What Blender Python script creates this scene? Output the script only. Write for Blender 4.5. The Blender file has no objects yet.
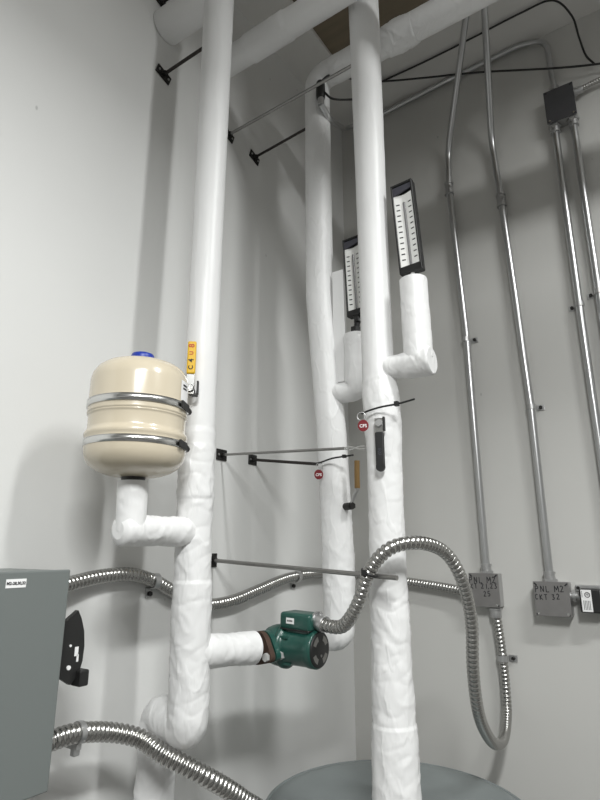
import bpy, math, random
from mathutils import Vector, Matrix, noise
random.seed(7)
V = Vector
PI = math.pi
SC = bpy.context.scene
COL = SC.collection

# ---------------------------------------------------------------- materials
def new_mat(name, color, rough=0.5, metal=0.0, bump=0.0, bscale=50.0, var=0.0, vscale=6.0, spec=0.5,
            coat=0.0, stretch=(1, 1, 1), bdist=0.002, detail=4.0):
    m = bpy.data.materials.new(name); m.use_nodes = True
    nt = m.node_tree; b = nt.nodes['Principled BSDF']
    b.inputs['Base Color'].default_value = (*color, 1)
    b.inputs['Roughness'].default_value = rough
    b.inputs['Metallic'].default_value = metal
    b.inputs['Specular IOR Level'].default_value = spec
    b.inputs['Coat Weight'].default_value = coat
    b.inputs['Coat Roughness'].default_value = 0.15
    tc = nt.nodes.new('ShaderNodeTexCoord'); mp = nt.nodes.new('ShaderNodeMapping')
    mp.inputs['Scale'].default_value = stretch
    nt.links.new(tc.outputs['Object'], mp.inputs['Vector'])
    if bump > 0:
        n = nt.nodes.new('ShaderNodeTexNoise'); n.inputs['Scale'].default_value = bscale
        n.inputs['Detail'].default_value = detail
        nt.links.new(mp.outputs['Vector'], n.inputs['Vector'])
        bp = nt.nodes.new('ShaderNodeBump'); bp.inputs['Strength'].default_value = bump
        bp.inputs['Distance'].default_value = bdist
        nt.links.new(n.outputs['Fac'], bp.inputs['Height'])
        nt.links.new(bp.outputs['Normal'], b.inputs['Normal'])
    if var > 0:
        n2 = nt.nodes.new('ShaderNodeTexNoise'); n2.inputs['Scale'].default_value = vscale
        n2.inputs['Detail'].default_value = 5
        nt.links.new(mp.outputs['Vector'], n2.inputs['Vector'])
        mx = nt.nodes.new('ShaderNodeMix'); mx.data_type = 'RGBA'
        mx.inputs[6].default_value = (*[c * (1 - var) for c in color], 1)
        mx.inputs[7].default_value = (*[min(1, c * (1 + var)) for c in color], 1)
        nt.links.new(n2.outputs['Fac'], mx.inputs[0])
        nt.links.new(mx.outputs[2], b.inputs['Base Color'])
    return m

def wall_mat(name, color):
    """painted drywall with faint roller texture and a few dark scuff marks"""
    m = new_mat(name, color, rough=0.55, bump=0.12, bscale=180, bdist=0.001, spec=0.3)
    nt = m.node_tree; b = nt.nodes['Principled BSDF']
    tc = nt.nodes.new('ShaderNodeTexCoord')
    mp = nt.nodes.new('ShaderNodeMapping'); mp.inputs['Scale'].default_value = (13, 13, 7)
    mp.inputs['Rotation'].default_value = (0.5, 0.35, 0.2)
    vo = nt.nodes.new('ShaderNodeTexVoronoi'); vo.inputs['Scale'].default_value = 1.0
    vo.inputs['Randomness'].default_value = 1.0
    nt.links.new(tc.outputs['Object'], mp.inputs['Vector']); nt.links.new(mp.outputs['Vector'], vo.inputs['Vector'])
    r1 = nt.nodes.new('ShaderNodeMapRange'); r1.inputs['From Min'].default_value = 0.02; r1.inputs['From Max'].default_value = 0.05
    r1.inputs['To Min'].default_value = 1; r1.inputs['To Max'].default_value = 0
    nt.links.new(vo.outputs['Distance'], r1.inputs['Value'])
    sep = nt.nodes.new('ShaderNodeSeparateColor'); nt.links.new(vo.outputs['Color'], sep.inputs['Color'])
    gt = nt.nodes.new('ShaderNodeMath'); gt.operation = 'GREATER_THAN'; gt.inputs[1].default_value = 0.45
    nt.links.new(sep.outputs[0], gt.inputs[0])
    mu = nt.nodes.new('ShaderNodeMath'); mu.operation = 'MULTIPLY'
    nt.links.new(r1.outputs['Result'], mu.inputs[0]); nt.links.new(gt.outputs[0], mu.inputs[1])
    mu2 = nt.nodes.new('ShaderNodeMath'); mu2.operation = 'MULTIPLY'; mu2.inputs[1].default_value = 0.35
    nt.links.new(mu.outputs[0], mu2.inputs[0])
    # broad soft grime
    ns = nt.nodes.new('ShaderNodeTexNoise'); ns.inputs['Scale'].default_value = 2.3; ns.inputs['Detail'].default_value = 6
    nt.links.new(tc.outputs['Object'], ns.inputs['Vector'])
    mg = nt.nodes.new('ShaderNodeMix'); mg.data_type = 'RGBA'
    mg.inputs[6].default_value = (*[c * 0.95 for c in color], 1); mg.inputs[7].default_value = (*[c * 1.04 for c in color], 1)
    nt.links.new(ns.outputs['Fac'], mg.inputs[0])
    mx = nt.nodes.new('ShaderNodeMix'); mx.data_type = 'RGBA'
    mx.inputs[7].default_value = (0.1, 0.1, 0.1, 1)
    nt.links.new(mg.outputs[2], mx.inputs[6]); nt.links.new(mu2.outputs[0], mx.inputs[0])
    nt.links.new(mx.outputs[2], b.inputs['Base Color'])
    return m

M = {}
M['wall'] = wall_mat('wall_paint', (0.70, 0.70, 0.69))
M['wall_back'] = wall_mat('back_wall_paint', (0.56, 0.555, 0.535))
M['farwall'] = new_mat('far_wall_paint', (0.62, 0.62, 0.61), 0.6, bump=0.1, bscale=150, bdist=0.001, var=0.03)
M['ceil'] = new_mat('ceiling_paint', (0.70, 0.69, 0.67), 0.7, bump=0.1, bscale=120, bdist=0.001, var=0.04)
M['deck'] = new_mat('plywood_deck', (0.20, 0.165, 0.115), 0.8, bump=0.2, bscale=40, stretch=(1, 8, 1), var=0.2, vscale=5)
M['floor'] = new_mat('concrete_floor', (0.13, 0.125, 0.12), 0.6, bump=0.1, bscale=30, var=0.12)
def jacket_mat(name, strength, scale, stretch):
    m = new_mat(name, (0.76, 0.76, 0.76), 0.42)
    nt = m.node_tree; b = nt.nodes['Principled BSDF']
    tc = nt.nodes.new('ShaderNodeTexCoord'); mp = nt.nodes.new('ShaderNodeMapping'); mp.inputs['Scale'].default_value = stretch
    mp.inputs['Rotation'].default_value = (0.25, 0.2, 0)
    n = nt.nodes.new('ShaderNodeTexNoise'); n.inputs['Scale'].default_value = scale * .8; n.inputs['Detail'].default_value = 3
    ad = nt.nodes.new('ShaderNodeMix'); ad.data_type = 'RGBA'; ad.inputs[0].default_value = .07
    nt.links.new(tc.outputs['Object'], mp.inputs['Vector']); nt.links.new(mp.outputs['Vector'], n.inputs['Vector'])
    nt.links.new(mp.outputs['Vector'], ad.inputs[6]); nt.links.new(n.outputs['Color'], ad.inputs[7])
    v = nt.nodes.new('ShaderNodeTexVoronoi'); v.feature = 'DISTANCE_TO_EDGE'; v.inputs['Scale'].default_value = scale
    nt.links.new(ad.outputs[2], v.inputs['Vector'])
    r = nt.nodes.new('ShaderNodeMapRange'); r.inputs['From Max'].default_value = .12; r.inputs['To Min'].default_value = 1; r.inputs['To Max'].default_value = 0
    r.interpolation_type = 'SMOOTHSTEP'
    nt.links.new(v.outputs['Distance'], r.inputs['Value'])
    n2 = nt.nodes.new('ShaderNodeTexNoise'); n2.inputs['Scale'].default_value = scale * 1.3; n2.inputs['Detail'].default_value = 4
    nt.links.new(mp.outputs['Vector'], n2.inputs['Vector'])
    mk = nt.nodes.new('ShaderNodeMath'); mk.operation = 'MULTIPLY'
    nt.links.new(r.outputs['Result'], mk.inputs[0]); nt.links.new(n2.outputs['Fac'], mk.inputs[1])
    sm = nt.nodes.new('ShaderNodeMath'); sm.operation = 'ADD'
    nt.links.new(mk.outputs[0], sm.inputs[0]); nt.links.new(n2.outputs['Fac'], sm.inputs[1])
    bp = nt.nodes.new('ShaderNodeBump'); bp.inputs['Strength'].default_value = strength; bp.inputs['Distance'].default_value = .0035
    nt.links.new(sm.outputs[0], bp.inputs['Height']); nt.links.new(bp.outputs['Normal'], b.inputs['Normal'])
    return m
M['jacket'] = jacket_mat('white_jacket', .32, 22, (1, 1, .45))
M['jacket_smooth'] = jacket_mat('white_jacket_smooth', .16, 15, (1, 1, .22))
M['galv'] = new_mat('galvanized_steel', (0.50, 0.50, 0.50), 0.38, 0.85, bump=0.05, bscale=200, bdist=0.0005, var=0.12, vscale=60)
M['emt'] = new_mat('conduit_steel', (0.56, 0.565, 0.57), 0.30, 0.95, var=0.08, vscale=30)
M['flex'] = new_mat('flexible_conduit_steel', (0.44, 0.435, 0.42), 0.26, 1.0, var=0.06, vscale=40)
M['steel'] = new_mat('bright_steel', (0.66, 0.66, 0.65), 0.25, 1.0)
M['cover'] = new_mat('box_cover_steel', (0.27, 0.262, 0.258), 0.48, 0.75, var=0.12, vscale=40)
M['darkreflcover'] = new_mat('dark_reflection_cover', (0.075, 0.075, 0.08), 0.5, 0.5, var=0.1, vscale=40)  # box steel with its dark reflection painted into the base colour
M['black'] = new_mat('black_plastic', (0.012, 0.012, 0.012), 0.45)
M['blackiron'] = new_mat('black_iron', (0.022, 0.021, 0.02), 0.5, 0.4, bump=0.1, bscale=90)
M['darkrod'] = new_mat('dark_iron_rod', (0.04, 0.035, 0.032), 0.45, 0.6)
M['rod'] = new_mat('threaded_rod_steel', (0.30, 0.295, 0.285), 0.38, 0.9, bump=0.4, bscale=260, bdist=0.0006)
M['cream'] = new_mat('cream_enamel', (0.60, 0.53, 0.41), 0.22, coat=0.5, var=0.02)
M['blue'] = new_mat('blue_plastic', (0.01, 0.035, 0.32), 0.4)
M['yellow'] = new_mat('yellow_vinyl', (0.70, 0.42, 0.01), 0.4)
M['brown'] = new_mat('tan_vinyl', (0.23, 0.135, 0.04), 0.5)
M['red'] = new_mat('red_plastic', (0.17, 0.006, 0.012), 0.35)
M['redink'] = new_mat('red_ink', (0.45, 0.05, 0.02), 0.6)
M['zinc'] = new_mat('zinc_plated_steel', (0.68, 0.68, 0.67), 0.35, 0.55)
M['white'] = new_mat('white_label', (0.82, 0.82, 0.82), 0.5)
M['ink'] = new_mat('black_ink', (0.015, 0.015, 0.018), 0.7)
M['green'] = new_mat('green_enamel', (0.012, 0.066, 0.052), 0.36, bump=0.12, bscale=120, bdist=0.001, coat=0.25)
M['rust'] = new_mat('rusty_iron', (0.075, 0.045, 0.032), 0.75, 0.3, bump=0.5, bscale=90, var=0.4, vscale=30)
M['grey'] = new_mat('grey_enamel', (0.150, 0.166, 0.162), 0.42, bump=0.04, bscale=150, var=0.02)
M['tank'] = new_mat('tank_grey', (0.215, 0.24, 0.242), 0.42, 0.2, bump=0.08, bscale=20, var=0.16, vscale=9)
M['scale'] = new_mat('scale_white', (0.86, 0.86, 0.84), 0.4)
M['tube'] = new_mat('glass_tube_grey', (0.22, 0.22, 0.225), 0.2)
M['plate'] = new_mat('dark_name_plate', (0.06, 0.06, 0.075), 0.35)

# ---------------------------------------------------------------- mesh builder
class MB:
    def __init__(s): s.v = []; s.f = []; s.sm = []
    def add(s, vs, fs, smooth=True, xf=None):
        o = len(s.v)
        for p in vs: s.v.append(xf @ V(p) if xf else V(p))
        for f in fs: s.f.append(tuple(i + o for i in f)); s.sm.append(smooth)
    def box(s, lo, hi, bev=0.0, xf=None):
        import bmesh
        bm = bmesh.new(); bmesh.ops.create_cube(bm, size=1)
        c = [(a + b) / 2 for a, b in zip(lo, hi)]; d = [abs(b - a) for a, b in zip(lo, hi)]
        for v in bm.verts: v.co = V((v.co[i] * d[i] + c[i] for i in range(3)))
        if bev > 0:
            bmesh.ops.bevel(bm, geom=bm.edges[:], offset=min(bev, min(d) * 0.45), segments=3, affect='EDGES', profile=0.5)
        bm.verts.index_update()
        s.add([v.co.copy() for v in bm.verts], [[v.index for v in f.verts] for f in bm.faces], bev > 0.004, xf)
        bm.free(); return s
    def ring_tube(s, rings, cap0=True, cap1=True, smooth=True):
        n = len(rings[0]); vs = [p for r in rings for p in r]; fs = []
        for i in range(len(rings) - 1):
            for j in range(n):
                k = (j + 1) % n
                fs.append((i * n + j, i * n + k, (i + 1) * n + k, (i + 1) * n + j))
        s.add(vs, fs, smooth)
        if cap0: s.add(rings[0], [tuple(reversed(range(n)))], False)
        if cap1: s.add(rings[-1], [tuple(range(n))], False)
        return s
    def sweep(s, pts, rad, seg=24, step=None, nz=None, caps=True):
        """pts polyline, rad(t,s)->radius or a number; nz(point, normal)->offset"""
        pts = resample(pts, step) if step else [V(p) for p in pts]
        L = [0]
        for a, b in zip(pts, pts[1:]): L.append(L[-1] + (b - a).length)
        t0 = (pts[1] - pts[0]).normalized()
        up = V((0, 0, 1)) if abs(t0.z) < 0.9 else V((1, 0, 0))
        n = (up - t0 * up.dot(t0)).normalized(); rings = []
        for i, p in enumerate(pts):
            t = (pts[min(i + 1, len(pts) - 1)] - pts[max(i - 1, 0)]).normalized()
            n = (n - t * n.dot(t)).normalized(); b = t.cross(n)
            r = rad(L[i] / L[-1], L[i], p) if callable(rad) else rad
            ring = []
            for j in range(seg):
                a = 2 * PI * j / seg; d = n * math.cos(a) + b * math.sin(a)
                q = p + d * r
                if nz: q = q + d * nz(q, d)
                ring.append(q)
            rings.append(ring)
        return s.ring_tube(rings, caps, caps)
    def cyl(s, a, b, r, seg=24, r2=None, bev=0.0):
        a = V(a); b = V(b); r2 = r if r2 is None else r2; t = (b - a).normalized()
        up = V((0, 0, 1)) if abs(t.z) < 0.9 else V((1, 0, 0))
        n = (up - t * up.dot(t)).normalized(); c = t.cross(n); rings = []
        prof = [(a, r), (b, r2)]
        if bev: prof = [(a, r - bev), (a + t * bev * .3, r - bev * .3), (a + t * bev, r), (b - t * bev, r2), (b - t * bev * .3, r2 - bev * .3), (b, r2 - bev)]
        for p, q in prof:
            rings.append([p + (n * math.cos(2 * PI * j / seg) + c * math.sin(2 * PI * j / seg)) * q for j in range(seg)])
        n0 = len(s.f)
        s.ring_tube(rings); 
        return s
    def hexnut(s, a, b, r): 
        n0 = len(s.sm); s.cyl(a, b, r, 6)
        for i in range(n0, len(s.sm)): s.sm[i] = False
        return s
    def lathe(s, prof, xf=None, seg=48):
        """prof list of (r, z) about the z axis"""
        rings = [[V((r * math.cos(2 * PI * j / seg), r * math.sin(2 * PI * j / seg), z)) for j in range(seg)] for r, z in prof]
        if xf: rings = [[xf @ p for p in r] for r in rings]
        return s.ring_tube(rings)
    def prism(s, poly, a, b, xf=None, axis=0):
        """poly of 2D points extruded from a to b along axis (0: poly is y,z)"""
        n = len(poly)
        def mk(p, h):
            return {0: V((h, p[0], p[1])), 1: V((p[0], h, p[1])), 2: V((p[0], p[1], h))}[axis]
        vs = [mk(p, a) for p in poly] + [mk(p, b) for p in poly]
        fs = [tuple(range(n - 1, -1, -1)), tuple(range(n, 2 * n))] + [(i, (i + 1) % n, n + (i + 1) % n, n + i) for i in range(n)]
        s.add(vs, fs, False, xf); return s
    def torus(s, c, ax, R, r, seg=32, rs=10):
        ax = V(ax).normalized(); up = V((0, 0, 1)) if abs(ax.z) < .9 else V((1, 0, 0))
        u = (up - ax * up.dot(ax)).normalized(); w = ax.cross(u); c = V(c)
        rings = []
        for i in range(seg + 1):
            a = 2 * PI * i / seg; d = u * math.cos(a) + w * math.sin(a)
            rings.append([c + d * (R + r * math.cos(2 * PI * j / rs)) + ax * r * math.sin(2 * PI * j / rs) for j in range(rs)])
        return s.ring_tube(rings, False, False)
    def build(s, name, mat, parent=None, loc=None, label=None):
        import bmesh
        me = bpy.data.meshes.new(name)
        o = V((0, 0, 0))
        if parent is not None: o = ROOT[parent.name]
        elif loc is not None: o = V(loc)
        me.from_pydata([p - o for p in s.v], [], s.f)
        for p, f in zip(me.polygons, s.sm): p.use_smooth = f
        bm = bmesh.new(); bm.from_mesh(me); bmesh.ops.recalc_face_normals(bm, faces=bm.faces[:]); bm.to_mesh(me); bm.free()
        me.materials.append(mat)
        ob = bpy.data.objects.new(name, me); COL.objects.link(ob)
        if parent is not None:
            ob.parent = parent; ROOT[ob.name] = o
        else:
            ob.location = o; ROOT[ob.name] = o
        if label: ob['label'] = label
        return ob

ROOT = {}
def resample(pts, step):
    pts = [V(p) for p in pts]; out = [pts[0]]; acc = 0
    tot = sum((b - a).length for a, b in zip(pts, pts[1:])); n = max(2, int(round(tot / step))); st = tot / n
    tgt = st; run = 0
    for a, b in zip(pts, pts[1:]):
        l = (b - a).length
        while tgt <= run + l + 1e-9 and len(out) < n:
            out.append(a.lerp(b, (tgt - run) / l)); tgt += st
        run += l
    out.append(pts[-1]); return out
def fillet(pts, r, n=10):
    pts = [V(p) for p in pts]; out = [pts[0]]
    for i in range(1, len(pts) - 1):
        rr = r[i] if isinstance(r, dict) and i in r else (r if not isinstance(r, dict) else 0.03)
        p = pts[i]; a = (pts[i - 1] - p); b = (pts[i + 1] - p)
        ang = a.angle(b); d = min(rr / math.tan(ang / 2), a.length * .49, b.length * .49)
        A = p + a.normalized() * d; B = p + b.normalized() * d
        for k in range(n + 1):
            t = k / n; out.append(A * (1 - t) ** 2 + p * 2 * t * (1 - t) + B * t * t)
    out.append(pts[-1]); return out
def smooth_path(pts, n=14):
    """Catmull-Rom through the points"""
    P = [V(p) for p in pts]; P = [P[0] * 2 - P[1]] + P + [P[-1] * 2 - P[-2]]; out = []
    for i in range(1, len(P) - 2):
        a, b, c, d = P[i - 1:i + 3]
        for k in range(n):
            t = k / n
            out.append(0.5 * ((2 * b) + (c - a) * t + (2 * a - 5 * b + 4 * c - d) * t * t + (3 * b - a - 3 * c + d) * t ** 3))
    out.append(P[-2]); return out

def thing(name, label, cat, loc, group=None):
    o = bpy.data.objects.new(name, None); COL.objects.link(o); o.empty_display_size = 0.05
    o.location = loc; o['label'] = label; o['category'] = cat
    if group: o['group'] = group
    ROOT[o.name] = V(loc); return o
def tag(o, label, cat, group=None):
    o['label'] = label; o['category'] = cat
    if group: o['group'] = group
    return o
def struct(mb, name, mat):
    o = mb.build(name, mat); o['kind'] = 'structure'; return o
def text(s, name, size, mat, parent, xf, shear=0.0, depth=0.0002, bold=0.0, label=None):
    """lettering converted to a mesh; xf maps text plane (x right, y up) to the world"""
    cu = bpy.data.curves.new(name, 'FONT'); cu.body = s; cu.size = size; cu.align_x = 'CENTER'; cu.align_y = 'CENTER'
    cu.shear = shear; cu.extrude = depth; cu.offset = bold
    tmp = bpy.data.objects.new(name + '_tmp', cu); COL.objects.link(tmp)
    dg = bpy.context.evaluated_depsgraph_get(); me = bpy.data.meshes.new_from_object(tmp.evaluated_get(dg))
    bpy.data.objects.remove(tmp); bpy.data.curves.remove(cu)
    o = ROOT[parent.name]
    for v in me.vertices: v.co = (xf @ v.co) - o
    me.materials.clear(); me.materials.append(mat)
    ob = bpy.data.objects.new(name, me); COL.objects.link(ob); ob.parent = parent; ROOT[ob.name] = o
    return ob
STROKES = {  # marker handwriting: strokes in a box 0.6 wide and 1 high
 'P': [[(.05, 0), (.08, 1)], [(.08, 1), (.4, .98), (.52, .8), (.42, .58), (.08, .5)]],
 'N': [[(.04, 0), (.08, 1), (.48, .03), (.54, 1)]],
 'L': [[(.08, 1), (.05, .03), (.5, .06)]],
 'M': [[(0, 0), (.06, 1), (.32, .35), (.6, 1), (.66, 0)]],
 'C': [[(.5, .85), (.32, 1), (.1, .8), (.05, .35), (.2, .04), (.5, .15)]],
 'K': [[(.06, 1), (.04, 0)], [(.5, .98), (.08, .48), (.52, .02)]],
 'T': [[(0, .98), (.58, 1)], [(.3, .98), (.27, 0)]],
 '1': [[(.3, 1), (.27, 0)]],
 '2': [[(.06, .8), (.25, 1), (.48, .82), (.36, .5), (.04, .03), (.54, .06)]],
 '3': [[(.06, .95), (.46, .95), (.22, .58), (.48, .35), (.32, .03), (.03, .1)]],
 '5': [[(.5, 1), (.12, .97), (.08, .58), (.4, .55), (.48, .25), (.28, .02), (.03, .1)]],
 ',': [[(.2, .12), (.12, -.16)]]}
def handwriting(txt, size, mat, parent, xf, pen=.0013):
    m = MB(); w = .86 * size; x = -w * len(txt) / 2; rnd = random.Random(txt)
    for ch in txt:
        jy = rnd.uniform(-.06, .06)
        for st in STROKES.get(ch, []):
            pts = [V((x + p[0] * size, (p[1] - .5 + jy) * size, 0)) for p in st]
            m.sweep([xf @ q for q in pts], pen, 6, size / 30)
        x += w * (.6 if ch in ' ,1' else 1.0)
    return m.build('handwriting', mat, parent)
def frame(o, x, y):
    """matrix with local x, y axes as given and origin o"""
    x = V(x).normalized(); y = V(y); y = (y - x * y.dot(x)).normalized(); z = x.cross(y)
    m = Matrix((x, y, z)).transposed().to_4x4(); m.translation = V(o); return m

def wrinkle(amp, fine=0.5, seed=0.0):
    o = V((seed * 3.1, seed * 1.7, seed * 2.3))
    def f(q, d):
        a = noise.noise((q + o) * 15) * amp * .5
        b = (1 - abs(noise.noise(V((q.x * 34 + q.z * 12, q.y * 34, q.z * 17 + q.x * 12)) + o))) ** 7 * amp * fine * .62
        c = (1 - abs(noise.noise(V((q.x * 22, q.y * 22 - q.z * 14, q.z * 30)) - o))) ** 9 * amp * fine * .42
        return a + b - c
    return f

# ---------------------------------------------------------------- the room
CZ = 3.30
RX, FY = 4.6, -5.2
struct(MB().box((-0.12, FY - .12, 0), (0, 0.12, 3.5)), 'wall_left', M['wall'])
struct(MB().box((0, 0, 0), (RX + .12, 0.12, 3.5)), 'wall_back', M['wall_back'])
struct(MB().box((RX, FY - .12, 0), (RX + .12, 0, 3.5)), 'wall_right', M['farwall'])
struct(MB().box((0, FY - .12, 0), (RX, FY, 3.5)), 'wall_front', M['farwall'])
struct(MB().box((-0.12, FY - .12, -0.1), (RX + .12, 0.12, 0)), 'floor', M['floor'])
# ceiling board with a rectangular opening round the pipes; the plywood deck shows through it
ox0, ox1, oy0, oy1 = 0.163, 0.95, -1.05, -0.34
c = MB()
c.box((0, FY, CZ), (ox0, 0, CZ + .016)); c.box((ox1, FY, CZ), (RX, 0, CZ + .016))
c.box((ox0, FY, CZ), (ox1, oy0, CZ + .016)); c.box((ox0, oy1, CZ), (ox1, 0, CZ + .016))
struct(c, 'ceiling', M['ceil'])
struct(MB().box((0, FY, CZ + .017), (RX, 0, CZ + .06)), 'ceiling_deck', M['deck'])

# ---------------------------------------------------------------- insulated pipes
A = (0.2, -1.0)
pa = thing('insulated_pipe', 'white wrapped riser pipe beside the cream tank, with a branch to the green pump', 'pipe', (A[0], A[1], 1.2))
def rA(t, s, p):
    z = p.z
    r = 0.0345 + 0.004 * max(0, min(1, (z - 2.2) / .7))
    if z < 1.44: r += 0.002
    if 1.60 < z < 1.74: r += 0.0015
    return r
path = fillet([(A[0], A[1], 2.96), (A[0], A[1], 1.62), (A[0] + .001, A[1] + .004, 1.4), (A[0], A[1] + .01, 1.178), (0.088, -0.958, 1.184), (0.085, -0.962, 0.0)], 0.026)
n_low = wrinkle(0.003, 0.9, 1.0); n_hi = wrinkle(0.0009, 0.3, 2.0)
def nA(q, d):
    k = max(0.0, min(1.0, (1.78 - q.z) / .12)); return n_low(q, d) * k + n_hi(q, d) * (1 - k)
# split: smooth upper riser, hand wrapped lower riser with its offset and drop
MB().sweep(path[:1] + [(A[0], A[1], 1.70)], rA, 36, 0.006, nA).build('riser', M['jacket_smooth'], pa)
MB().sweep([(A[0], A[1], 1.708)] + path[2:], lambda t, s, p: rA(t, s, p) + .0012, 56, 0.0032, nA).build('offset_drop', M['jacket'], pa)
MB().sweep(fillet([(0.001, -1.005, 2.93), (A[0] - .02, A[1] - .001, 2.93), (A[0], A[1], 2.945)], .02), 0.046, 36, 0.006, wrinkle(.001, .3, 3)).build('wall_stub', M['jacket_smooth'], pa)
MB().sweep([(A[0], A[1] - .01, 1.534), (A[0], A[1] - .168, 1.533), (A[0], A[1] - .178, 1.533), (A[0], A[1] - .182, 1.533)], lambda t, s, p: 0.0276 + .001 * math.sin(s * 60) - .012 * max(0, (t - .93) / .07) ** 3, 48, 0.003, wrinkle(0.0024, 1.0, 4)).build('tank_branch', M['jacket'], pa)
MB().sweep([(A[0], A[1] - .156, 1.532), (A[0], A[1] - .158, 1.620)], 0.0268, 48, 0.003, wrinkle(0.0014, .7, 15)).build('tank_elbow', M['jacket'], pa)
PX = 0.215
pd = V((0.250, -0.772, 1.302))   # centre of the pump volute
MB().sweep([(A[0] + .004, A[1], 1.312), (0.2335, -0.846, 1.304)], lambda t, s, p: 0.0315 + .001 * math.sin(s * 50), 48, 0.0032, wrinkle(0.0018, 0.9, 5)).build('pump_branch', M['jacket'], pa)

D = (0.49, -0.73)
pD = thing('insulated_pipe', 'white wrapped pipe standing on the grey storage tank, in front of the other pipes', 'pipe', (D[0], D[1], 0.95))
def rD(t, s, p):
    z = p.z; r = 0.036
    r += 0.005 * max(0, min(1, (z - 2.2) / .7))
    r += 0.006 * max(0, min(1, (1.5 - z) / .45))
    r += 0.004 * math.exp(-((z - 1.80) / .07) ** 2)
    if z < 1.175: r += 0.002
    return r
nD1 = wrinkle(0.003, 0.9, 6); nD2 = wrinkle(0.0009, 0.4, 7)
def nD(q, d):
    k = max(0.0, min(1.0, (1.92 - q.z) / .1)) * (0.45 + 0.55 * max(0, min(1, abs(q.z - 1.62) / .2))); return nD1(q, d) * k + nD2(q, d) * (1 - k)
MB().sweep([(D[0] - .004, D[1], 3.312), (D[0] - .002, D[1], 1.9), (D[0] - .001, D[1], 1.86)], rD, 36, 0.006, nD).build('riser', M['jacket_smooth'], pD)
MB().sweep([(D[0] - .001, D[1], 1.868), (D[0] + .005, D[1], 1.78), (D[0] + .003, D[1], 1.4), (D[0] + .003, D[1], 0.951)], lambda t, s, p: rD(t, s, p) + .0012, 56, 0.0032, nD).build('wrapped_drop', M['jacket'], pD)
MB().sweep([(D[0] + .01, D[1], 1.892), (0.60, D[1], 1.892), (0.614, D[1], 1.892), (0.617, D[1], 1.892)], lambda t, s, p: 0.0262 + .001 * math.sin(s * 70) + .0052 * max(0, min(1, (p.x - .545) / .02)) - (.004 if t > .985 else 0), 48, 0.003, wrinkle(0.0026, 1.0, 8)).build('thermometer_branch', M['jacket'], pD)
MB().sweep([(0.586, D[1], 1.900), (0.584, D[1], 2.090)], lambda t, s, p: 0.0318 - .001 * t, 48, 0.0034, wrinkle(0.0014, .7, 9)).build('thermometer_sleeve', M['jacket'], pD)

pC = thing('insulated_pipe', 'white wrapped riser pipe in the corner behind the pump, turning under the ceiling', 'pipe', (0.28, -0.58, 1.3))
cpath = fillet([(1.6, -0.58, 2.962), (0.238, -0.58, 2.968), (0.240, -0.58, 2.2), (0.272, -0.58, 1.8), (0.286, -0.58, 1.50), (0.288, -0.58, 1.306), (0.280, -0.62, 1.304), (0.266, -0.69, 1.303)], {1: .045, 2: .1, 3: .2, 4: .2, 5: .032, 6: .05})
nC1 = wrinkle(0.003, 0.9, 10); nC2 = wrinkle(0.0010, 0.4, 11)
def nC(q, d):
    k = max(0.0, min(1.0, (1.75 - q.z) / .2)); return nC1(q, d) * k + nC2(q, d) * (1 - k)
i_split = min(range(len(cpath)), key=lambda i: abs(cpath[i].z - 2.2) + abs(cpath[i].x - .24))
def rC(t, s, p):
    r = 0.0395
    if p.z > 2.9 and p.x > .3: r = 0.041
    if p.z < 1.38: r = .0395 - .0035 * min(1, (1.38 - p.z) / .05)
    if p.y < -0.61: r = .033
    return r
MB().sweep(cpath, rC, 48, 0.004, nC).build('riser', M['jacket'], pC)
MB().sweep([(0.485, -0.58, 2.9646), (0.575, -0.58, 2.9645)], lambda t, s, p: .0425 + .002 * math.sin(PI * t), 48, .0034, wrinkle(.004, 1, 12)).build('coupling_wrap', M['jacket'], pC)
MB().sweep(fillet([(0.27, -0.58, 1.903), (0.353, -0.58, 1.903), (0.353, -0.58, 2.058)], .02), lambda t, s, p: .0275 + .0045 * min(1, max(0, (s - .07) / .03)), 32, .005, wrinkle(.0016, .6, 13)).build('thermometer_branch', M['jacket'], pC)
MB().box((0.288, -0.590, 1.932), (0.324, -0.586, 2.26), .001).build('lap_strip', M['jacket_smooth'], pC)

pB = thing('insulated_pipe', 'white wrapped pipe running level under the ceiling from the left wall', 'pipe', (0.0, -0.826, 2.92))
MB().sweep([(0.001, -0.826, 2.918), (1.6, -0.826, 2.918)], lambda t, s, p: .0375 + (.003 if .16 < p.x < .30 else 0), 36, .006, wrinkle(.0015, .6, 14)).build('pipe_jacket', M['jacket_smooth'], pB)

# ---------------------------------------------------------------- circulator pump
pump = thing('circulator_pump', 'small green circulator pump bolted between the wrapped pipes', 'pump', pd)
ax = V((1, -0.02, -0.012)).normalized()            # motor axis
al = (V((0.266, -0.69, 1.303)) - V((0.2335, -0.846, 1.303))).normalized()   # pipe line
PS = .96
fa = pd - al * 0.054; fb = pd + al * 0.060
def flange(c, d, name, mat):
    m = MB(); w = d.cross(V((0, 0, 1))).normalized(); up = w.cross(d)
    # oval two-bolt flange: a hull with ears up/down-left
    n = 40; poly = []
    e = (w * .92 - V((0, 0, 1)) * .38).normalized(); e2 = d.cross(e)
    for i in range(n):
        a = 2 * PI * i / n
        ra = 0.030 + 0.017 * abs(math.cos(a)) ** 6
        poly.append(e * math.cos(a) * ra + e2 * math.sin(a) * 0.033)
    r0 = [c - d * .006 + p for p in poly]; r1 = [c + d * .006 + p for p in poly]
    m.ring_tube([r0, r1]); o = m.build(name, mat, pump)
    return e
ear = flange(fa - al * .004, al, 'pipe_flange', M['rust'])
flange(fa + al * .012, al, 'pump_flange', M['green'])
flange(fb + al * .004, al, 'pipe_flange', M['rust'])
m = MB().cyl(fa + al * .005, fb, .024, 32)
xf = frame(pd, V((0, 1, 0)), V((0, 0, 1)))
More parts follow.
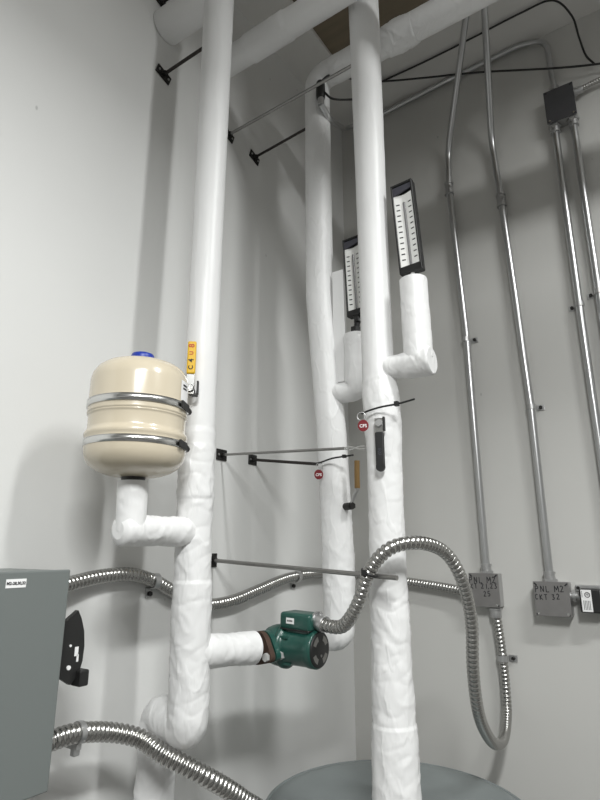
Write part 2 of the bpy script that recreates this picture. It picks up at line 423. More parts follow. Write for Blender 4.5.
xf2 = Matrix.Translation(pd) @ ax.to_track_quat('Z', 'Y').to_matrix().to_4x4() @ Matrix.Scale(PS, 4)
m.lathe([(0.001, -.036), (.026, -.035), (.037, -.026), (.042, -.012), (.044, 0.0), (.044, .012), (.041, .016), (.034, .018)], xf2, 40)
m.build('volute', M['green'], pump)
m = MB().lathe([(.041, .014), (.047, .016), (.047, .024), (.043, .026), (.040, .030), (.038, .036), (.038, .084), (.0395, .087), (.0395, .102), (.038, .105), (.034, .106)], xf2, 48)
for k in range(4):      # casting ribs along the motor body
    a = PI / 4 + k * PI / 2 + .2
    m.box((math.cos(a) * .0395 - .003, math.sin(a) * .0395 - .003, .025), (math.cos(a) * .0395 + .003, math.sin(a) * .0395 + .003, .046), .001, xf2)
m.build('motor', M['green'], pump)
ec = MB().lathe([(.001, .103), (.0362, .103), (.0362, .1075), (.034, .109), (.001, .109)], xf2, 40).build('end_cap', M['black'], pump)
m = MB()
for k in range(4):
    a0 = k * PI / 2 + .38; vs = []; n = 8
    for i in range(n + 1):
        a = a0 + i / n * .8
        for rr in (.019, .030): vs.append(xf2 @ V((math.cos(a) * rr, math.sin(a) * rr, .1094)))
    m.add(vs, [(2 * i, 2 * i + 1, 2 * i + 3, 2 * i + 2) for i in range(n)], False)
m.cyl(xf2 @ V((0.002, -.012, .109)), xf2 @ V((.002, -.012, .1105)), .0028, 12)
m.build('vent_markings', M['rod'], ec)
# terminal box on top of the motor
tx = Matrix.Translation(pd + V((0, 0, 0))) @ Matrix.Rotation(-0.03, 4, 'Z') @ Matrix.Rotation(0.03, 4, 'Y') @ Matrix.Scale(PS, 4)
tb = MB().box((0.016, -.027, .038), (.099, .03, .074), .007, tx).box((0.022, -.02, .028), (.093, .024, .044), .002, tx).build('terminal_box', M['green'], pump)
MB().box((.018, -.0275, .0375), (.097, .0305, .041), .0015, tx).build('lid_gasket', M['black'], pump)
lb = MB().box((.036, -.0278, .051), (.057, -.0268, .063), 0, tx).build('rating_label', M['white'], tb)
m = MB()
for k in range(4): m.box((.0395 + k * .0037, -.0281, .0552), (.0420 + k * .0037, -.0277, .0588), 0, tx)
m.build('small_print', M['ink'], lb)
for sgn in (1, -1):
    q = fa + ear * .036 * sgn
    MB().cyl(q - al * .016, q + al * .046, .0046, 12).hexnut(q + al * .020, q + al * .030, .0095).hexnut(q - al * .018, q - al * .011, .0085).build('bolt', M['zinc'], pump)
    q = fb + ear * .036 * sgn
    MB().cyl(q - al * .020, q + al * .014, .0042, 12).hexnut(q + al * .010, q + al * .016, .0085).build('bolt', M['steel'], pump)

# ---------------------------------------------------------------- expansion tank
tc = V((A[0], A[1] - .158, 1.622))
et = thing('expansion_tank', 'cream expansion tank with two steel straps on a wrapped elbow', 'tank', tc)
R0 = .0905; tz = -.008
prof = [(.001, .004), (.03, .0045), (.05, .008), (.066, .014), (.078, .022), (.086, .032), (.0895, .043), (R0, .053), (R0, .066), (R0 - .0005, .070), (R0 + .0012, .073), (R0 + .0018, .077),
        (R0 + .0005, .081), (R0 - .0025, .085), (R0 - .0032, .089), (R0 - .0032, .108), (R0 - .0028, .112), (R0 - .001, .1135), (R0 - .0018, .1145), (R0 - .0018, .1155), (R0 - .0004, .1165), (R0 - .0006, .119),
        (R0 - .001, .122), (R0 - .0015, .180), (R0 - .004, .192), (R0 - .011, .204), (R0 - .022, .213), (R0 - .040, .220), (.03, .2245), (.001, .2255)]
MB().lathe(prof, Matrix.Translation(tc), 72).build('shell', M['cream'], et)
MB().cyl(tc + V((0, 0, .219)), tc + V((0, 0, .241)), .022, 32, bev=.006).build('valve_cap', M['blue'], et)
MB().cyl(tc + V((0, 0, -.003)), tc + V((0, 0, .010)), .021, 32, bev=.002).build('neck_ring', M['black'], et)
cdir = V((0.80, -0.60, 0)).normalized()
for z in (.061, .133):
    st = MB().lathe([(R0 - .002, z - .0065), (R0 + .0012, z - .0062), (R0 + .0012, z + .0062), (R0 - .002, z + .0065)], Matrix.Translation(tc), 72).build('strap', M['steel'], et)
    q = tc + V((0.092, 0.002, z)); t = V((0.30, 1, 0)).normalized()
    ca = math.radians(30); xq = frame(tc + V((math.cos(ca), math.sin(ca), 0)) * (R0 + .001) + V((0, 0, z)), (math.sin(ca), -math.cos(ca), 0), (0, 0, 1))
    MB().box((-.012, -.007, -.002), (.030, .007, .002), .001, xq).box((-.026, -.005, .000), (.006, .005, .011), .001, xq).cyl(xq @ V((-.034, 0, .0055)), xq @ V((-.022, 0, .0055)), .0066, 8).build('clamp', M['blackiron'], st)
xq = frame(tc + V((.0775, -.047, .178)), (.52, .855, 0), (0, 0, 1))
lb = MB()
vs = []
for i in range(9):
    a = math.radians(14 + i * 2.6)
    for z in (.142, .180): vs.append(tc + V((math.cos(a) * (R0 - .0005), math.sin(a) * (R0 - .0005), z)))
lb.add(vs, [(2 * i, 2 * i + 2, 2 * i + 3, 2 * i + 1) for i in range(8)])
lb = lb.build('paper_label', M['white'], et)
m = MB(); vs = []
for (z0, z1) in ((.170, .1735), (.164, .167)):
    k = len(vs)
    for i in range(5):
        a = math.radians(18 + i * 2.6)
        for z in (z0, z1): vs.append(tc + V((math.cos(a) * R0, math.sin(a) * R0, z)))
    m.add(vs[k:], [(2 * i, 2 * i + 2, 2 * i + 3, 2 * i + 1) for i in range(4)])
m.build('printed_lines', M['ink'], lb)

# ---------------------------------------------------------------- grey storage tank
tk = thing('storage_tank', 'round grey storage tank standing in the corner below the pipes', 'tank', (.393, -.526, 0))
Rt = .295
MB().lathe([(Rt - .02, 0), (Rt, .005), (Rt, .935), (Rt - .004, .944), (Rt - .012, .9495), (Rt - .03, .9505), (.001, .9505)], Matrix.Translation((.393, -.526, 0)), 96).build('shell', M['tank'], tk)
MB().torus((.393, -.526, .944), (0, 0, 1), Rt - .003, .005, 96, 8).build('rim', M['tank'], tk)
for (x, y) in ((.535, -.62), (.545, -.66), (.60, -.57)):
    MB().cyl((x, y, .950), (x, y, .953), .004, 10).build('screw', M['steel'], tk)

# ---------------------------------------------------------------- thermometers
def thermometer(base, cx, lean, label, stem_mat, stem_h):
    t = thing('thermometer', label, 'thermometer', base, 'industrial thermometers')
    xf = Matrix.Translation(V(base) + V((cx, 0, stem_h))) @ Matrix.Rotation(lean, 4, 'Y')
    W, H, d = .027, .238, .012
    # V-section case: back and raised rim
    m = MB(); m.box((-W, -.002, 0), (W, d, H), .003, xf)
    for sx in (-1, 1): m.box((sx * W - .004 * (sx > 0), -d, 0), (sx * W + .004 * (sx < 0), 0, H), .001, xf)
    m.box((-W, -d, 0), (W, 0, .017), .002, xf); m.box((-W, -d, H - .006), (W, 0, H), .002, xf)
    m.build('case', M['black'], t)
    f = MB(); y0 = -.0085
    # the two scale plates fold inwards to the tube
    for sx in (-1, 1):
        f.add([xf @ V(p) for p in ((sx * .0228, -.0085, .017), (sx * .004, -.0035, .017), (sx * .004, -.0035, H - .03), (sx * .0228, -.0085, H - .03))], [(0, 1, 2, 3)], False)
    f.add([xf @ V(p) for p in ((-.004, -.0035, .017), (.004, -.0035, .017), (.004, -.0035, H - .03), (-.004, -.0035, H - .03))], [(0, 1, 2, 3)], False)
    sc = f.build('scale', M['scale'], t)
    MB().cyl(xf @ V((0, -.0035, .02)), xf @ V((0, -.0035, H - .052)), .0032, 12).build('tube', M['tube'], t)
    MB().prism([(-.0228, H - .03), (.0228, H - .022), (.0228, H - .008), (-.0228, H - .008)], -.010, -.006, xf, 1).build('name_plate', M['plate'], t)
    for sx in (-1, 1):
        k = MB()
        for i in range(11):
            z = .036 + i * (H - .036 - .055) / 10
            u = lambda x: -.0085 + (.0228 - abs(x)) / .0188 * .005 - .0004
            xa, xb, h = .0105, .0185, .0015
            k.add([xf @ V(p) for p in ((sx * xa, u(xa), z - h), (sx * xb, u(xb), z - h), (sx * xb, u(xb), z + h), (sx * xa, u(xa), z + h))], [(0, 1, 2, 3)], False)
        k.build('scale_marks', M['ink'], sc)
    if stem_h > .03:
        MB().cyl(V(base) + V((0, 0, -.004)), V(base) + V((cx, 0, stem_h)), .008, 16).hexnut(V(base) + V((0, 0, .008)), V(base) + V((0, 0, .024)), .0145).cyl(V(base) + V((cx, 0, stem_h - .018)), V(base) + V((cx, 0, stem_h + .002)), .011, 16).build('stem', stem_mat, t)
    else:
        MB().cyl(V(base) + V((0, 0, -.004)), V(base) + V((cx, 0, stem_h + .002)), .005, 16).build('stem', stem_mat, t)
    return t
thermometer((.584, -.73, 2.088), .0, -.055, 'black cased thermometer with white scale, standing clear on the front pipe', M['white'], .020)
thermometer((.353, -.58, 2.056), .008, -.04, 'black cased thermometer half hidden behind the front pipe', M['black'], .056)

# ---------------------------------------------------------------- ball valves (levers coming out of the wraps)
def vdirs(d): return V(d).normalized()
# on the riser beside the tank: yellow lever pointing up
q = V((.218, -1.045, 1.815)); out = V((.62, -.78, 0)).normalized(); rt = V((.78, .62, 0))
v = thing('ball_valve', 'ball valve with a yellow upright lever beside the cream tank', 'valve', q)
MB().cyl(q - out * .02, q + out * .018, .008, 20).build('stem', M['blackiron'], v)
xf = frame(q + out * .012, rt, (0, 0, 1))
lv = MB().box((-.0085, -.012, 0), (.0085, .040, .003), .001, xf).build('lever', M['steel'], v)
MB().box((-.0088, .030, -.0022), (.0088, .1005, .0062), .003, xf).build('grip', M['yellow'], lv)
MB().hexnut(q + out * .014, q + out * .021, .0072).build('nut', M['steel'], v)
MB().box((-.0155, -.022, -.008), (-.0115, .022, .006), .001, xf).box((.013, -.012, -.006), (.017, .016, .004), .001, xf).box((.004, -.016, -.006), (.016, -.010, .002), .001, xf).build('stop_plate', M['black'], v)
for ch, zz, mm, ss in (('8', .090, M['redink'], .016), ('U', .074, M['redink'], .011), ('4', .058, M['ink'], .015), ('C', .043, M['ink'], .013)):
    text(ch, 'lettering', ss, mm, lv, xf @ frame((0, zz, .0064), (0, 1, 0), (-1, 0, 0)), bold=.0003)
# on the front pipe: black lever hanging down
q = V((.507, -.768, 1.757)); out = V((.25, -.97, 0)).normalized(); rt = V((.97, .25, 0))
v = thing('ball_valve', 'ball valve with a black lever hanging down on the front pipe', 'valve', q)
MB().cyl(q - out * .025, q + out * .016, .009, 20).build('stem', M['galv'], v)
xf = frame(q + out * .012, rt, (0.03, 0, 1))
lv = MB().box((-.010, -.022, 0), (.010, .012, .003), .001, xf).build('lever', M['steel'], v)
MB().box((-.0095, -.094, -.001), (.0095, -.018, .006), .004, xf).cyl(xf @ V((0, -.092, -.001)), xf @ V((0, -.092, .006)), .0095, 20).build('grip', M['black'], lv)
text('600', 'lettering', .010, M['plate'], lv, xf @ frame((0, -.060, .0064), (0, -1, 0), (1, 0, 0)))
MB().hexnut(q + out * .014, q + out * .021, .0075).build('nut', M['galv'], v)
MB().box((.008, -.016, -.004), (.0125, .014, .006), .001, xf).build('stop_plate', M['black'], v)
# on the corner riser: tan lever pointing up
q = V((.322, -.596, 1.604)); out = V((.9, -.43, 0)).normalized()
v = thing('ball_valve', 'ball valve with a tan cranked lever on the corner riser', 'valve', q)
MB().cyl(q - out * .02, q + out * .022, .009, 20).build('stem', M['blackiron'], v)
b0 = q + out * .018
lv = MB().sweep(fillet([b0, b0 + V((.010, 0, .022)), b0 + V((.020, -.002, .036)), b0 + V((.021, -.002, .05))], .01), .0045, 12, .003).build('lever', M['galv'], v)
b1 = b0 + V((.021, -.002, .042))
MB().sweep([b1, b1 + V((0, 0, .03)), b1 + V((.001, 0, .068))], .0068, 14, .004).build('grip', M['brown'], lv)
MB().hexnut(q + out * .018, q + out * .028, .0085).build('nut', M['blackiron'], v)

# ---------------------------------------------------------------- rods and wall plates holding the pipes off the wall
def bracket(y, z, end, label, rodm, r=.0045, w=.036, h=.024, tilt=0.0, tip=None):
    t = thing('pipe_standoff', label, 'bracket', (0, y, z), 'pipe standoffs on the left wall')
    xf = frame((0.0, y, z), (0, 1, math.tan(tilt)), (0, 0, 1))
    # local x along wall, local y up, local z into the room (frame z = x cross y = +x world)
    p = MB().box((-w / 2, -h / 2, 0.0002), (w / 2, h / 2, .004), .0012, xf).build('wall_plate', M['blackiron'], t)
    for sx in (-1, 1): MB().cyl(xf @ V((sx * w * .34, 0, .003)), xf @ V((sx * w * .34, 0, .006)), .003, 10).build('screw', M['galv'], t)
    MB().hexnut((.003, y, z), (.014, y, z), .0075).build('socket', M['blackiron'], t)
    MB().cyl((.004, y, z), end, r, 12).build('rod', rodm, t)
    return t
bracket(-1.002, 2.769, (.166, -1.0, 2.772), 'black wall plate with a short dark rod reaching the riser above the tank', M['darkrod'], .0045, .050, .030, -.28)
bracket(-.732, 2.762, (.456, -.732, 2.772), 'black wall plate with a long grey rod near the ceiling', M['rod'], .0045, .048, .030, -.28)
t = bracket(-.602, 2.764, (.206, -.594, 2.786), 'black wall plate with a dark rod reaching the corner riser near the ceiling', M['darkrod'], .0042, .048, .030, -.28)
MB().cyl((.190, -.5945, 2.785), (.214, -.5935, 2.787), .0028, 10).build('rod_tip', M['steel'], t)
t = bracket(-.709, 1.748, (.400, -.735, 1.722), 'black wall plate with a thin grey rod and wire loop, at mid height', M['rod'], .0034, .040, .030)
m = MB(); p0 = V((.395, -.735, 1.722)); p1 = V((.455, -.740, 1.718))
for s in (1, -1):
    m.sweep([p0.lerp(p1, k / 24) + V((0, 0, s * .0034 * math.sin(2 * PI * k / 28))) for k in range(25)], .0016, 8, None)
m.build('wire_loop', M['steel'], t)
bracket(-.576, 1.752, (.245, -.598, 1.716), 'black wall plate with a dark rod reaching the corner riser at mid height', M['darkrod'], .0042, .036, .030)
bracket(-.728, 1.474, (.552, -.815, 1.449), 'wall plate with a long free-ended grey rod passing the front pipe', M['rod'], .0048, .030, .034)
bracket(-1.03, 2.995, (.10, -1.02, 3.0), 'black wall plate peeking over the pipe end at the top of the left wall', M['darkrod'], .0045, .040, .022, -.35)

# ---------------------------------------------------------------- conduits
def emt(name, label, pts, r, fr, couplings=(), ends=(), cat='conduit', mat='emt', group=None):
    base = pts[-1]
    t = thing(name, label, cat, base, group)
    MB().sweep(fillet(pts, fr), r, 20, .012).build('tube', M[mat], t)
    for (c, d, L) in couplings:
        c = V(c); d = V(d).normalized()
        MB().cyl(c - d * L / 2, c + d * L / 2, r + .003, 20).cyl(c - d * L / 2, c - d * (L / 2 - .008), r + .0055, 20).cyl(c + d * (L / 2 - .008), c + d * L / 2, r + .0055, 20).cyl(c + V((.008, -r, 0)), c + V((.008, -r - .006, 0)), .004, 8).build('coupling', M['galv'], t)
    for (c, d) in ends:
        c = V(c); d = V(d).normalized()
        MB().cyl(c - d * .002, c + d * .026, r + .0035, 20).hexnut(c - d * .0, c + d * .007, r + .0085).cyl(c + d * .02, c + d * .027, r + .005, 20).cyl(c + d * .014 + V((0, -r, 0)), c + d * .014 + V((0, -r - .008, 0)), .004, 8).build('connector', M['galv'], t)
    return t
rr = .0112
yc = -.0245
k1 = [(.735, -.40, 3.40), (.468, yc, 2.955), (.466, yc, 2.80), (.487, yc, 2.19), (.486, yc, 1.425)]
emt('rigid_conduit', 'leftmost straight grey conduit, dropping to the box behind the big conduit loop', [(.680, -.325, 3.30), (.474, yc - .002, 2.960), (.465, yc, 2.80), (.485, yc, 2.19), (.486, yc, 1.431)], rr, .12,
    [((.4653, yc, 2.80), (.01, 0, 1), .05)], [((.486, yc, 1.431), (0, 0, 1))])
emt('rigid_conduit', 'second straight grey conduit from the left, dropping to the box beside the black relay', [(.725, -.33, 3.30), (.634, yc - .002, 2.93), (.645, yc, 2.68), (.667, yc, 1.93), (.666, yc, 1.412)], rr, .16,
    [((.6445, yc, 2.68), (-.02, 0, 1), .05)], [((.666, yc, 1.412), (0, 0, 1))])
emt('rigid_conduit', 'third straight grey conduit, below the left of the high dark box', [(.842, yc, 2.892), (.840, yc, 2.2), (.845, yc, 0.0)], rr, .1, [], [((.842, yc, 2.892), (0, 0, -1))])
emt('rigid_conduit', 'rightmost straight grey conduit, below the right of the high dark box', [(.899, yc, 2.892), (.897, yc, 2.2), (.90, yc, 0.0)], rr, .1, [], [((.899, yc, 2.892), (0, 0, -1))])
emt('rigid_conduit', 'grey conduit along the ceiling corner bending down into the high dark box', [(.279, -.624, 2.815), (.283, -.58, 2.79), (.17, -.30, 3.02), (.045, -.055, 3.25), (.20, -.022, 3.268), (.47, -.022, 3.282), (.76, -.022, 3.287), (.853, -.022, 3.26), (.857, -.022, 3.018)], .0095, .09, [], [((.857, -.022, 3.021), (0, 0, 1))])

def strap(pos, side, r, label, ax='back'):
    """one-hole conduit strap on the back wall; side +1 ear to the right"""
    t = thing('conduit_strap', label, 'strap', pos, 'conduit straps')
    p = V(pos)
    m = MB(); rings = []
    n = 14
    for i in range(n + 1):
        a = -PI * .05 + PI * 1.1 * i / n
        if ax == 'back': d = V((math.cos(a), -math.sin(a), 0)); w = V((0, 0, 1))
        else: d = V((math.sin(a), 0, math.cos(a))); w = V((0, 1, 0))
        c = p + d * (r + .0012)
        rings.append([c - w * .008 - d * .0012, c - w * .008 + d * .0014, c + w * .008 + d * .0014, c + w * .008 - d * .0012])
    m.ring_tube(rings, True, True, False); m.build('saddle', M['galv'], t)
    if ax == 'back':
        e = MB().box((p.x + side * r, -.0035, p.z - .009), (p.x + side * (r + .024), -.0005, p.z + .009), .001)
        e.build('ear', M['galv'], t)
        MB().hexnut((p.x + side * (r + .013), -.0005, p.z), (p.x + side * (r + .013), -.011, p.z), .0055).build('screw', M['blackiron'], t)
    else:
        MB().box((.0005, p.y - .009, p.z - r), (.0035, p.y + .009, p.z - r - .022), .001).build('ear', M['galv'], t)
        MB().hexnut((.0005, p.y, p.z - r - .013), (.010, p.y, p.z - r - .013), .0055).build('screw', M['blackiron'], t)
strap((.4815, yc, 2.196), 1, rr, 'small steel strap holding the leftmost straight conduit')
strap((.6670, yc, 1.930), 1, rr, 'small steel strap holding the second straight conduit')
strap((.8405, yc, 2.234), -1, rr, 'small steel strap holding the third straight conduit')
strap((.8972, yc, 2.262), -1, rr, 'small steel strap holding the rightmost straight conduit')

# ---------------------------------------------------------------- flexible conduits
def flex(label, pts, r, pitch=.0068, name='flexible_conduit', amp=.23, mat='flex', seg=20, ends=()):
    t = thing(name, label, 'conduit', pts[0])
    p = resample(smooth_path(pts, 20), pitch / 8)
    def rad(tt, s, q):
        ph = (s / pitch) % 1.0
        return r * (1 - amp + amp * (abs(math.sin(PI * ph)) ** 0.7))
    MB().sweep(p, rad, seg).build('armour', M[mat], t)
    for (c, d) in ends:
        c = V(c); d = V(d).normalized()
        MB().cyl(c, c + d * .026, r + .003, 20, bev=.001).cyl(c - d * .001, c + d * .005, r + .006, 20).cyl(c + d * .012 + V((0, 0, r)), c + d * .012 + V((0, 0, r + .008)), .003, 8).build('connector', M['galv'], t)
    return t
f1 = [(.05, -1.25, 1.425), (.03, -1.17, 1.434), (.0175, -1.076, 1.447), (.0175, -1.00, 1.449), (.0175, -.931, 1.433), (.0175, -.869, 1.406), (.0175, -.80, 1.379), (.0175, -.75, 1.369), (.0175, -.657, 1.374),
      (.0175, -.553, 1.394), (.0175, -.411, 1.420), (.0175, -.244, 1.426), (.03, -.10, 1.419), (.10, -.03, 1.408), (.194, -.022, 1.400), (.332, -.022, 1.386), (.434, -.025, 1.372)]
flex('ribbed steel conduit along the walls behind the pipes, from the switch box top', f1, .0148, .0094, ends=[((.432, -.025, 1.372), (-1, 0, .1))])
f2 = [(.095, -1.250, 1.190), (.10, -1.21, 1.196), (.10, -1.157, 1.197), (.105, -1.09, 1.184), (.137, -1.050, 1.167), (.184, -1.036, 1.143), (.238, -.985, 1.108), (.262, -.90, 1.058), (.275, -.83, 1.005), (.28, -.85, .95)]
f2[-1] = (.285, -.86, .90)
f2 = f2[:-2] + [(.262, -.87, 1.035), (.20, -.86, .94), (.10, -.86, .8), (.03, -.87, .6), (.02, -.87, .3)]
f2 = [(.095, -1.250, 1.190), (.10, -1.21, 1.196), (.10, -1.157, 1.197), (.105, -1.09, 1.184), (.135, -1.045, 1.168), (.18, -1.028, 1.146), (.235, -.98, 1.110), (.258, -.90, 1.054), (.262, -.83, .99), (.22, -.84, .86), (.10, -.88, .72), (.03, -.90, .5), (.02, -.90, .02)]
flex('ribbed steel conduit leaving the grey switch box low down, sloping down right', f2, .0168, .0098, ends=[((.095, -1.252, 1.190), (0, 1, .1))])
f3 = [(.342, -.772, 1.356), (.376, -.782, 1.350), (.412, -.792, 1.351), (.440, -.806, 1.366), (.470, -.815, 1.404), (.498, -.820, 1.462), (.541, -.815, 1.503), (.578, -.760, 1.513), (0.597, -0.675, 1.494),(0.612, -0.628, 1.439),(0.609, -0.579, 1.356),(0.591, -0.537, 1.251),(0.578, -0.485, 1.161),(0.566, -0.403, 1.095),(0.550, -0.283, 1.040),(0.533, -0.151, 1.021),(0.517, -0.048, 1.057), (.512, -.022, 1.12), (.511, -.022, 1.19), (.507, -.022, 1.26), (.503, -.022, 1.322)]
flex('big loop of ribbed steel conduit from the green pump across the front pipe', f3, .0136, .0112, ends=[((.344, -.772, 1.356), (1, -.25, -.2)), ((.502, -.022, 1.330), (.02, 0, -1))])
flex('short ribbed steel cable entering the right side of the high dark box', [(.918, -.025, 2.992), (.95, -.025, 2.997), (1.0, -.025, 3.001), (1.15, -.025, 3.0)], .0088, .0078, 'armoured_cable', ends=[((.916, -.025, 2.992), (1, 0, 0))])
def strap_l(y, z, r, lab): strap((.0175, y, z), 1, r, lab, 'left')
strap_l(-.931, 1.433, .0146, 'small steel strap left of the riser on the upper ribbed conduit')
strap_l(-.372, 1.422, .0146, 'small steel strap near the corner on the upper ribbed conduit')
t = thing('conduit_strap', 'steel strap on the lower ribbed conduit beside the grey switch box', 'strap', (.10, -1.15, 1.197), 'conduit straps')
MB().cyl((.10, -1.155, 1.197), (.10, -1.145, 1.1965), .0180, 24).build('saddle', M['galv'], t)
MB().box((.0005, -1.155, 1.170), (.104, -1.145, 1.182), .001).box((.088, -1.156, 1.160), (.10, -1.144, 1.182), .002).build('ear', M['galv'], t)
strap((.511, -.022, 1.192), 1, .0130, 'small steel strap on the rising side of the big conduit loop')

# ---------------------------------------------------------------- junction boxes
def jbox(x0, x1, z0, z1, depth, label, coverm, rows=(), tilt=0):
    t = thing('junction_box', label, 'electrical box', ((x0 + x1) / 2, 0, z0))
    b = MB().box((x0 + .001, -depth + .002, z0 + .001), (x1 - .001, -.0005, z1 - .001), .003).build('body', M['galv'], t)
    cv = MB().box((x0, -depth - .0015, z0), (x1, -depth + .002, z1), .001).build('cover', coverm, t)
    for (sx, sz) in ((0, 0), (0, 1), (1, 0), (1, 1)):
        cx = x0 + .007 if sx == 0 else x1 - .007; cz = z0 + .007 if sz == 0 else z1 - .007
        w = frame((cx, -depth - .0017, cz), (1, 0, .9 if sx == sz else -.9), (0, 0, 1))
        MB().box((-.0045, -.0018, -.0001), (.0045, .0018, .0012), 0, w).build('slot', M['ink'], cv)
    for cx in (x0 + .009, x1 - .009):
        MB().cyl((cx, -depth - .001, z0 + .007), (cx, -depth - .0035, z0 + .007), .0035, 12).build('screw', M['steel'], cv)
    for (s, px, pz, size) in rows:
        handwriting(s, size * .80, M['ink'], cv, frame((px, -depth - .0012, pz), (1, 0, .04), (.05, 0, 1)))
    return t
jbox(.436, .525, 1.334, 1.431, .046, 'steel junction box marked for three circuits, behind the big conduit loop', M['cover'],
     [('PNL M2', .482, 1.411, .022), ('CKT 21,23', .483, 1.394, .018), ('25', .490, 1.373, .018)])
jbox(.622, .717, 1.319, 1.412, .046, 'steel junction box marked circuit 32, beside the black relay', M['cover'],
     [('PNL M2', .670, 1.392, .021), ('CKT 32', .662, 1.371, .018)])
jbox(.823, .915, 2.893, 3.021, .046, 'junction box with darkened cover high on the back wall below the ceiling', M['darkreflcover'])

# black relay beside box
t = thing('relay', 'black relay with a white label mounted beside the lower right junction box', 'relay', (.76, 0, 1.335))
MB().cyl((.716, -.026, 1.375), (.746, -.026, 1.375), .010, 16).cyl((.722, -.026, 1.375), (.730, -.026, 1.375), .015, 6).build('nipple', M['galv'], t)
MB().box((.741, -.052, 1.334), (.792, -.002, 1.396), .004).build('case', M['black'], t)
MB().box((.728, -.012, 1.386), (.85, -.001, 1.404), .002).box((.79, -.040, 1.330), (.90, -.001, 1.392), .003).build('mounting_plate', M['galv'], t)
MB().cyl((.735, -.0115, 1.396), (.735, -.015, 1.396), .0045, 12).build('screw', M['blackiron'], t)
lb = MB().box((.746, -.0532, 1.337), (.772, -.052, 1.394), 0).build('label', M['white'], t)
m = MB().torus((.762, -.0534, 1.381), (0, 1, 0), .0062, .0009, 24, 6)
m.build('round_mark', M['ink'], lb)
text('FE', 'lettering', .0085, M['ink'], lb, frame((.762, -.0535, 1.381), (1, 0, 0), (0, 0, 1)))
m = MB()
for i in range(5): m.box((.7505 + i * .0038, -.0535, 1.342), (.7523 + i * .0038, -.0531, 1.366))
m.box((.748, -.0535, 1.374), (.7495, -.0531, 1.391)); m.build('small_print', M['tube'], lb)

# ---------------------------------------------------------------- grey disconnect switch
ex, ey0, ey1, ez0, ez1 = .18, -1.70, -1.252, 1.157, 1.468
sw = thing('disconnect_switch', 'grey steel disconnect switch box on the left wall with a black handle', 'switch box', (0, (ey0 + ey1) / 2, ez0))
MB().box((.0005, ey0, ez0), (ex - .006, ey1 - .003, ez1), .003).build('enclosure', M['grey'], sw)
MB().box((ex - .010, ey0 - .001, ez0 - .002), (ex, ey1, ez1 + .001), .0025).build('cover', M['grey'], sw)
lb = MB().box((ex - .0005, -1.357, 1.4455), (ex + .0006, -1.326, 1.4580)).build('sticker', M['white'], sw)
text('M2-28,30,32', 'lettering', .0058, M['ink'], lb, frame((ex + .0008, -1.3415, 1.4517), (0, 1, 0), (0, 0, 1)), bold=.0002)
hd = MB().prism([(-1.254, 1.383), (-1.2290, 1.389), (-1.2110, 1.402), (-1.2030, 1.388), (-1.1960, 1.368), (-1.1930, 1.345), (-1.1940, 1.322), (-1.1990, 1.302), (-1.2130, 1.288), (-1.2310, 1.300), (-1.254, 1.315)], .143, .152).build('handle', M['black'], sw)
MB().box((.138, -1.2040, 1.284), (.163, -1.186, 1.309), .003).build('grip', M['black'], hd)
MB().cyl((.150, -1.2200, 1.315), (.1545, -1.2200, 1.315), .0035, 12).cyl((.150, -1.2200, 1.348), (.1535, -1.2200, 1.348), .002, 10).build('rivet', M['white'], hd)
MB().box((.1515, -1.2065, 1.322), (.1530, -1.2030, 1.333), 0).box((.1515, -1.2110, 1.331), (.1530, -1.2045, 1.345), 0).build('position_mark', M['white'], hd)
MB().cyl((.125, -1.25, 1.33), (.125, -1.232, 1.33), .012, 20).build('hub', M['black'], hd)
MB().cyl((.05, -1.42, ez1), (.05, -1.42, ez1 + .012), .02, 20).build('hub_plug', M['blackiron'], sw)

# ---------------------------------------------------------------- cables, sensor, tags, ties
s = thing('pipe_sensor', 'black oval sensor clipped on the corner riser under the ceiling', 'sensor', (.288, -.585, 2.845))
MB().lathe([(.001, -.030), (.008, -.030), (.013, -.024), (.014, -.012), (.014, .026), (.012, .036), (.007, .041), (.001, .042)], Matrix.Translation((.278, -.624, 2.862)), 24).build('housing', M['black'], s)
MB().cyl((.279, -.624, 2.812), (.279, -.624, 2.836), .0105, 16).build('gland', M['galv'], s)
c1 = [(.280, -.624, 2.900), (.295, -.60, 2.935), (.285, -.50, 3.02), (.25, -.30, 3.19), (.275, -.175, 3.274), (.44, -.125, 3.240), (.62, -.085, 3.195), (1.0, -.03, 3.058), (1.4, -.015, 2.95)]
tag(MB().sweep(smooth_path(c1), .0036, 10).build('cable', M['black'], None, c1[0]), 'straight black cable crossing behind the conduits below the ceiling', 'cable')
c2 = [(.290, -.624, 2.856), (.31, -.60, 2.838), (.30, -.45, 2.96), (.21, -.22, 3.20), (.25, -.16, 3.285), (.45, -.15, 3.288), (.62, -.148, 3.289), (.80, -.15, 3.289), (.90, -.14, 3.286), (.945, -.08, 3.25), (.955, -.035, 3.19), (.965, -.025, 3.12), (.985, -.02, 3.075)]
tag(MB().sweep(smooth_path(c2), .0034, 10).build('cable', M['black'], None, c2[0]), 'dark cable sagging off the sensor then running along the ceiling to the right', 'cable')

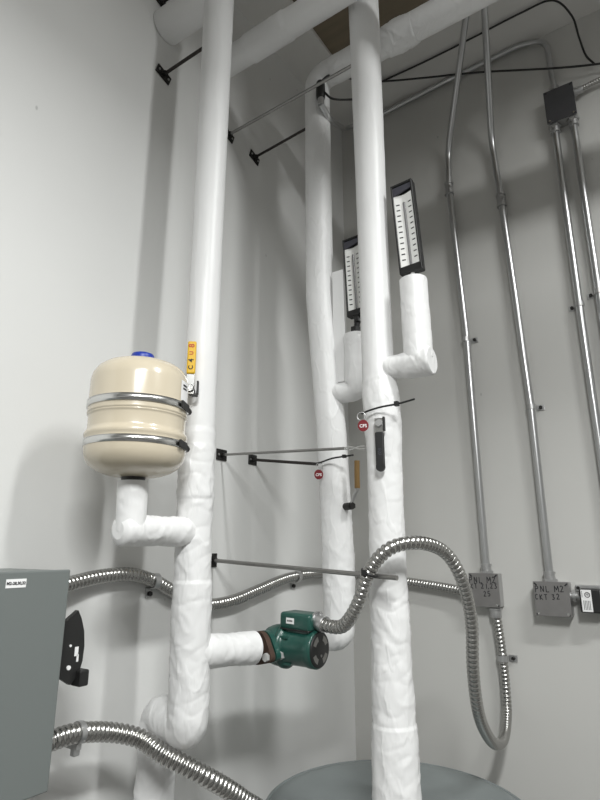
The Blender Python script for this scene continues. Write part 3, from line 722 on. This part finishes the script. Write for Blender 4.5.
def valve_tag(c, out, label, ringc):
    t = thing('valve_tag', label, 'tag', c, 'red valve tags')
    c = V(c); out = V(out).normalized(); rt = V((0, 0, 1)).cross(out) * -1
    rt = out.cross(V((0, 0, 1))) * -1
    xf = frame(c, V((0, 0, 1)).cross(out), (0, 0, 1))
    d = MB(); n = 8
    poly = [(.0115 * math.cos(2 * PI * (i + .5) / 24), .0125 * math.sin(2 * PI * (i + .5) / 24)) for i in range(24)]
    d.prism(poly, -.0008, .0008, xf, 2); d = d.build('disc', M['red'], t)
    text('CFS', 'lettering', .0095, M['white'], d, xf @ frame((0, -.001, .0010), (1, 0, 0), (0, 1, 0)), bold=.0002)
    MB().torus(ringc, out, .0088, .0011, 28, 8).build('ring', M['galv'], t)
valve_tag((.481, -.797, 1.7535), (.35, -.94, 0), 'red round tag hanging on the front pipe above the black lever', (.477, -.797, 1.774))
valve_tag((.264, -.632, 1.684), (.4, -.92, 0), 'red round tag hanging before the corner riser', (.266, -.631, 1.705))
z1 = [(.472, -.785, 1.783), (.492, -.785, 1.788), (.52, -.783, 1.792), (.555, -.78, 1.794), (.594, -.785, 1.797)]
o = thing('zip_tie', 'black zip tie round the front pipe with its tail sticking out right', 'zip tie', z1[0], 'black zip ties')
MB().sweep(smooth_path(z1), .0022, 8).build('tail', M['black'], o)
MB().box((.548, -.7865, 1.789), (.557, -.7765, 1.799), .001).build('lock', M['black'], o)
z2 = [(.242, -.628, 1.714), (.268, -.632, 1.714), (.305, -.634, 1.721), (.345, -.634, 1.723), (.366, -.634, 1.724)]
o = thing('zip_tie', 'black zip tie on the dark mid height rod, holding the corner red tag', 'zip tie', z2[0], 'black zip ties')
MB().sweep(smooth_path(z2), .0022, 8).build('tail', M['black'], o)
MB().box((.336, -.639, 1.719), (.345, -.630, 1.727), .001).build('lock', M['black'], o)
o = thing('zip_tie', 'black tie binding the conduit loop to the free-ended rod', 'zip tie', (.494, -.82, 1.456), 'black zip ties')
MB().torus((.4955, -.8175, 1.457), (.45, -.0, .9), .0150, .0028, 32, 8).build('loop', M['black'], o)
MB().box((.488, -.838, 1.452), (.498, -.830, 1.463), .001).build('lock', M['black'], o)

# ---------------------------------------------------------------- light: hung strip lights of the room (outside the frame)
def area(name, loc, sx, sy, w, spread, col=(.985, 1, .985)):
    l = bpy.data.lights.new(name, 'AREA'); l.shape = 'RECTANGLE'; l.size = sx; l.size_y = sy; l.energy = w
    l.spread = math.radians(spread); l.color = col
    o = bpy.data.objects.new(name, l); COL.objects.link(o); o.location = loc; return o
area('strip_light', (1.55, -2.35, 2.82), .15, .8, 57, 169)
area('strip_light', (1.95, -1.08, 3.20), .9, .12, 28, 174)
w = bpy.data.worlds.new('world'); SC.world = w; w.use_nodes = True
w.node_tree.nodes['Background'].inputs['Color'].default_value = (.02, .02, .02, 1)

# ---------------------------------------------------------------- camera
cam = bpy.data.cameras.new('camera'); co = bpy.data.objects.new('camera', cam); COL.objects.link(co)
cam.sensor_fit = 'VERTICAL'; cam.sensor_height = 24; cam.lens = 24 * 555 / 800; cam.clip_start = .01
co.location = (1.017, -1.82, 1.5)
co.rotation_euler = (math.radians(90 + 15.1), 0, math.radians(34.3))
SC.camera = co
SC.view_settings.view_transform = 'Standard'; SC.view_settings.look = 'None'
SC.view_settings.gamma = 1; SC.view_settings.use_curve_mapping = False
SC.view_settings.exposure = 0.34
SC.cycles.use_denoising = True
SC.cycles.max_bounces = 10; SC.cycles.diffuse_bounces = 6
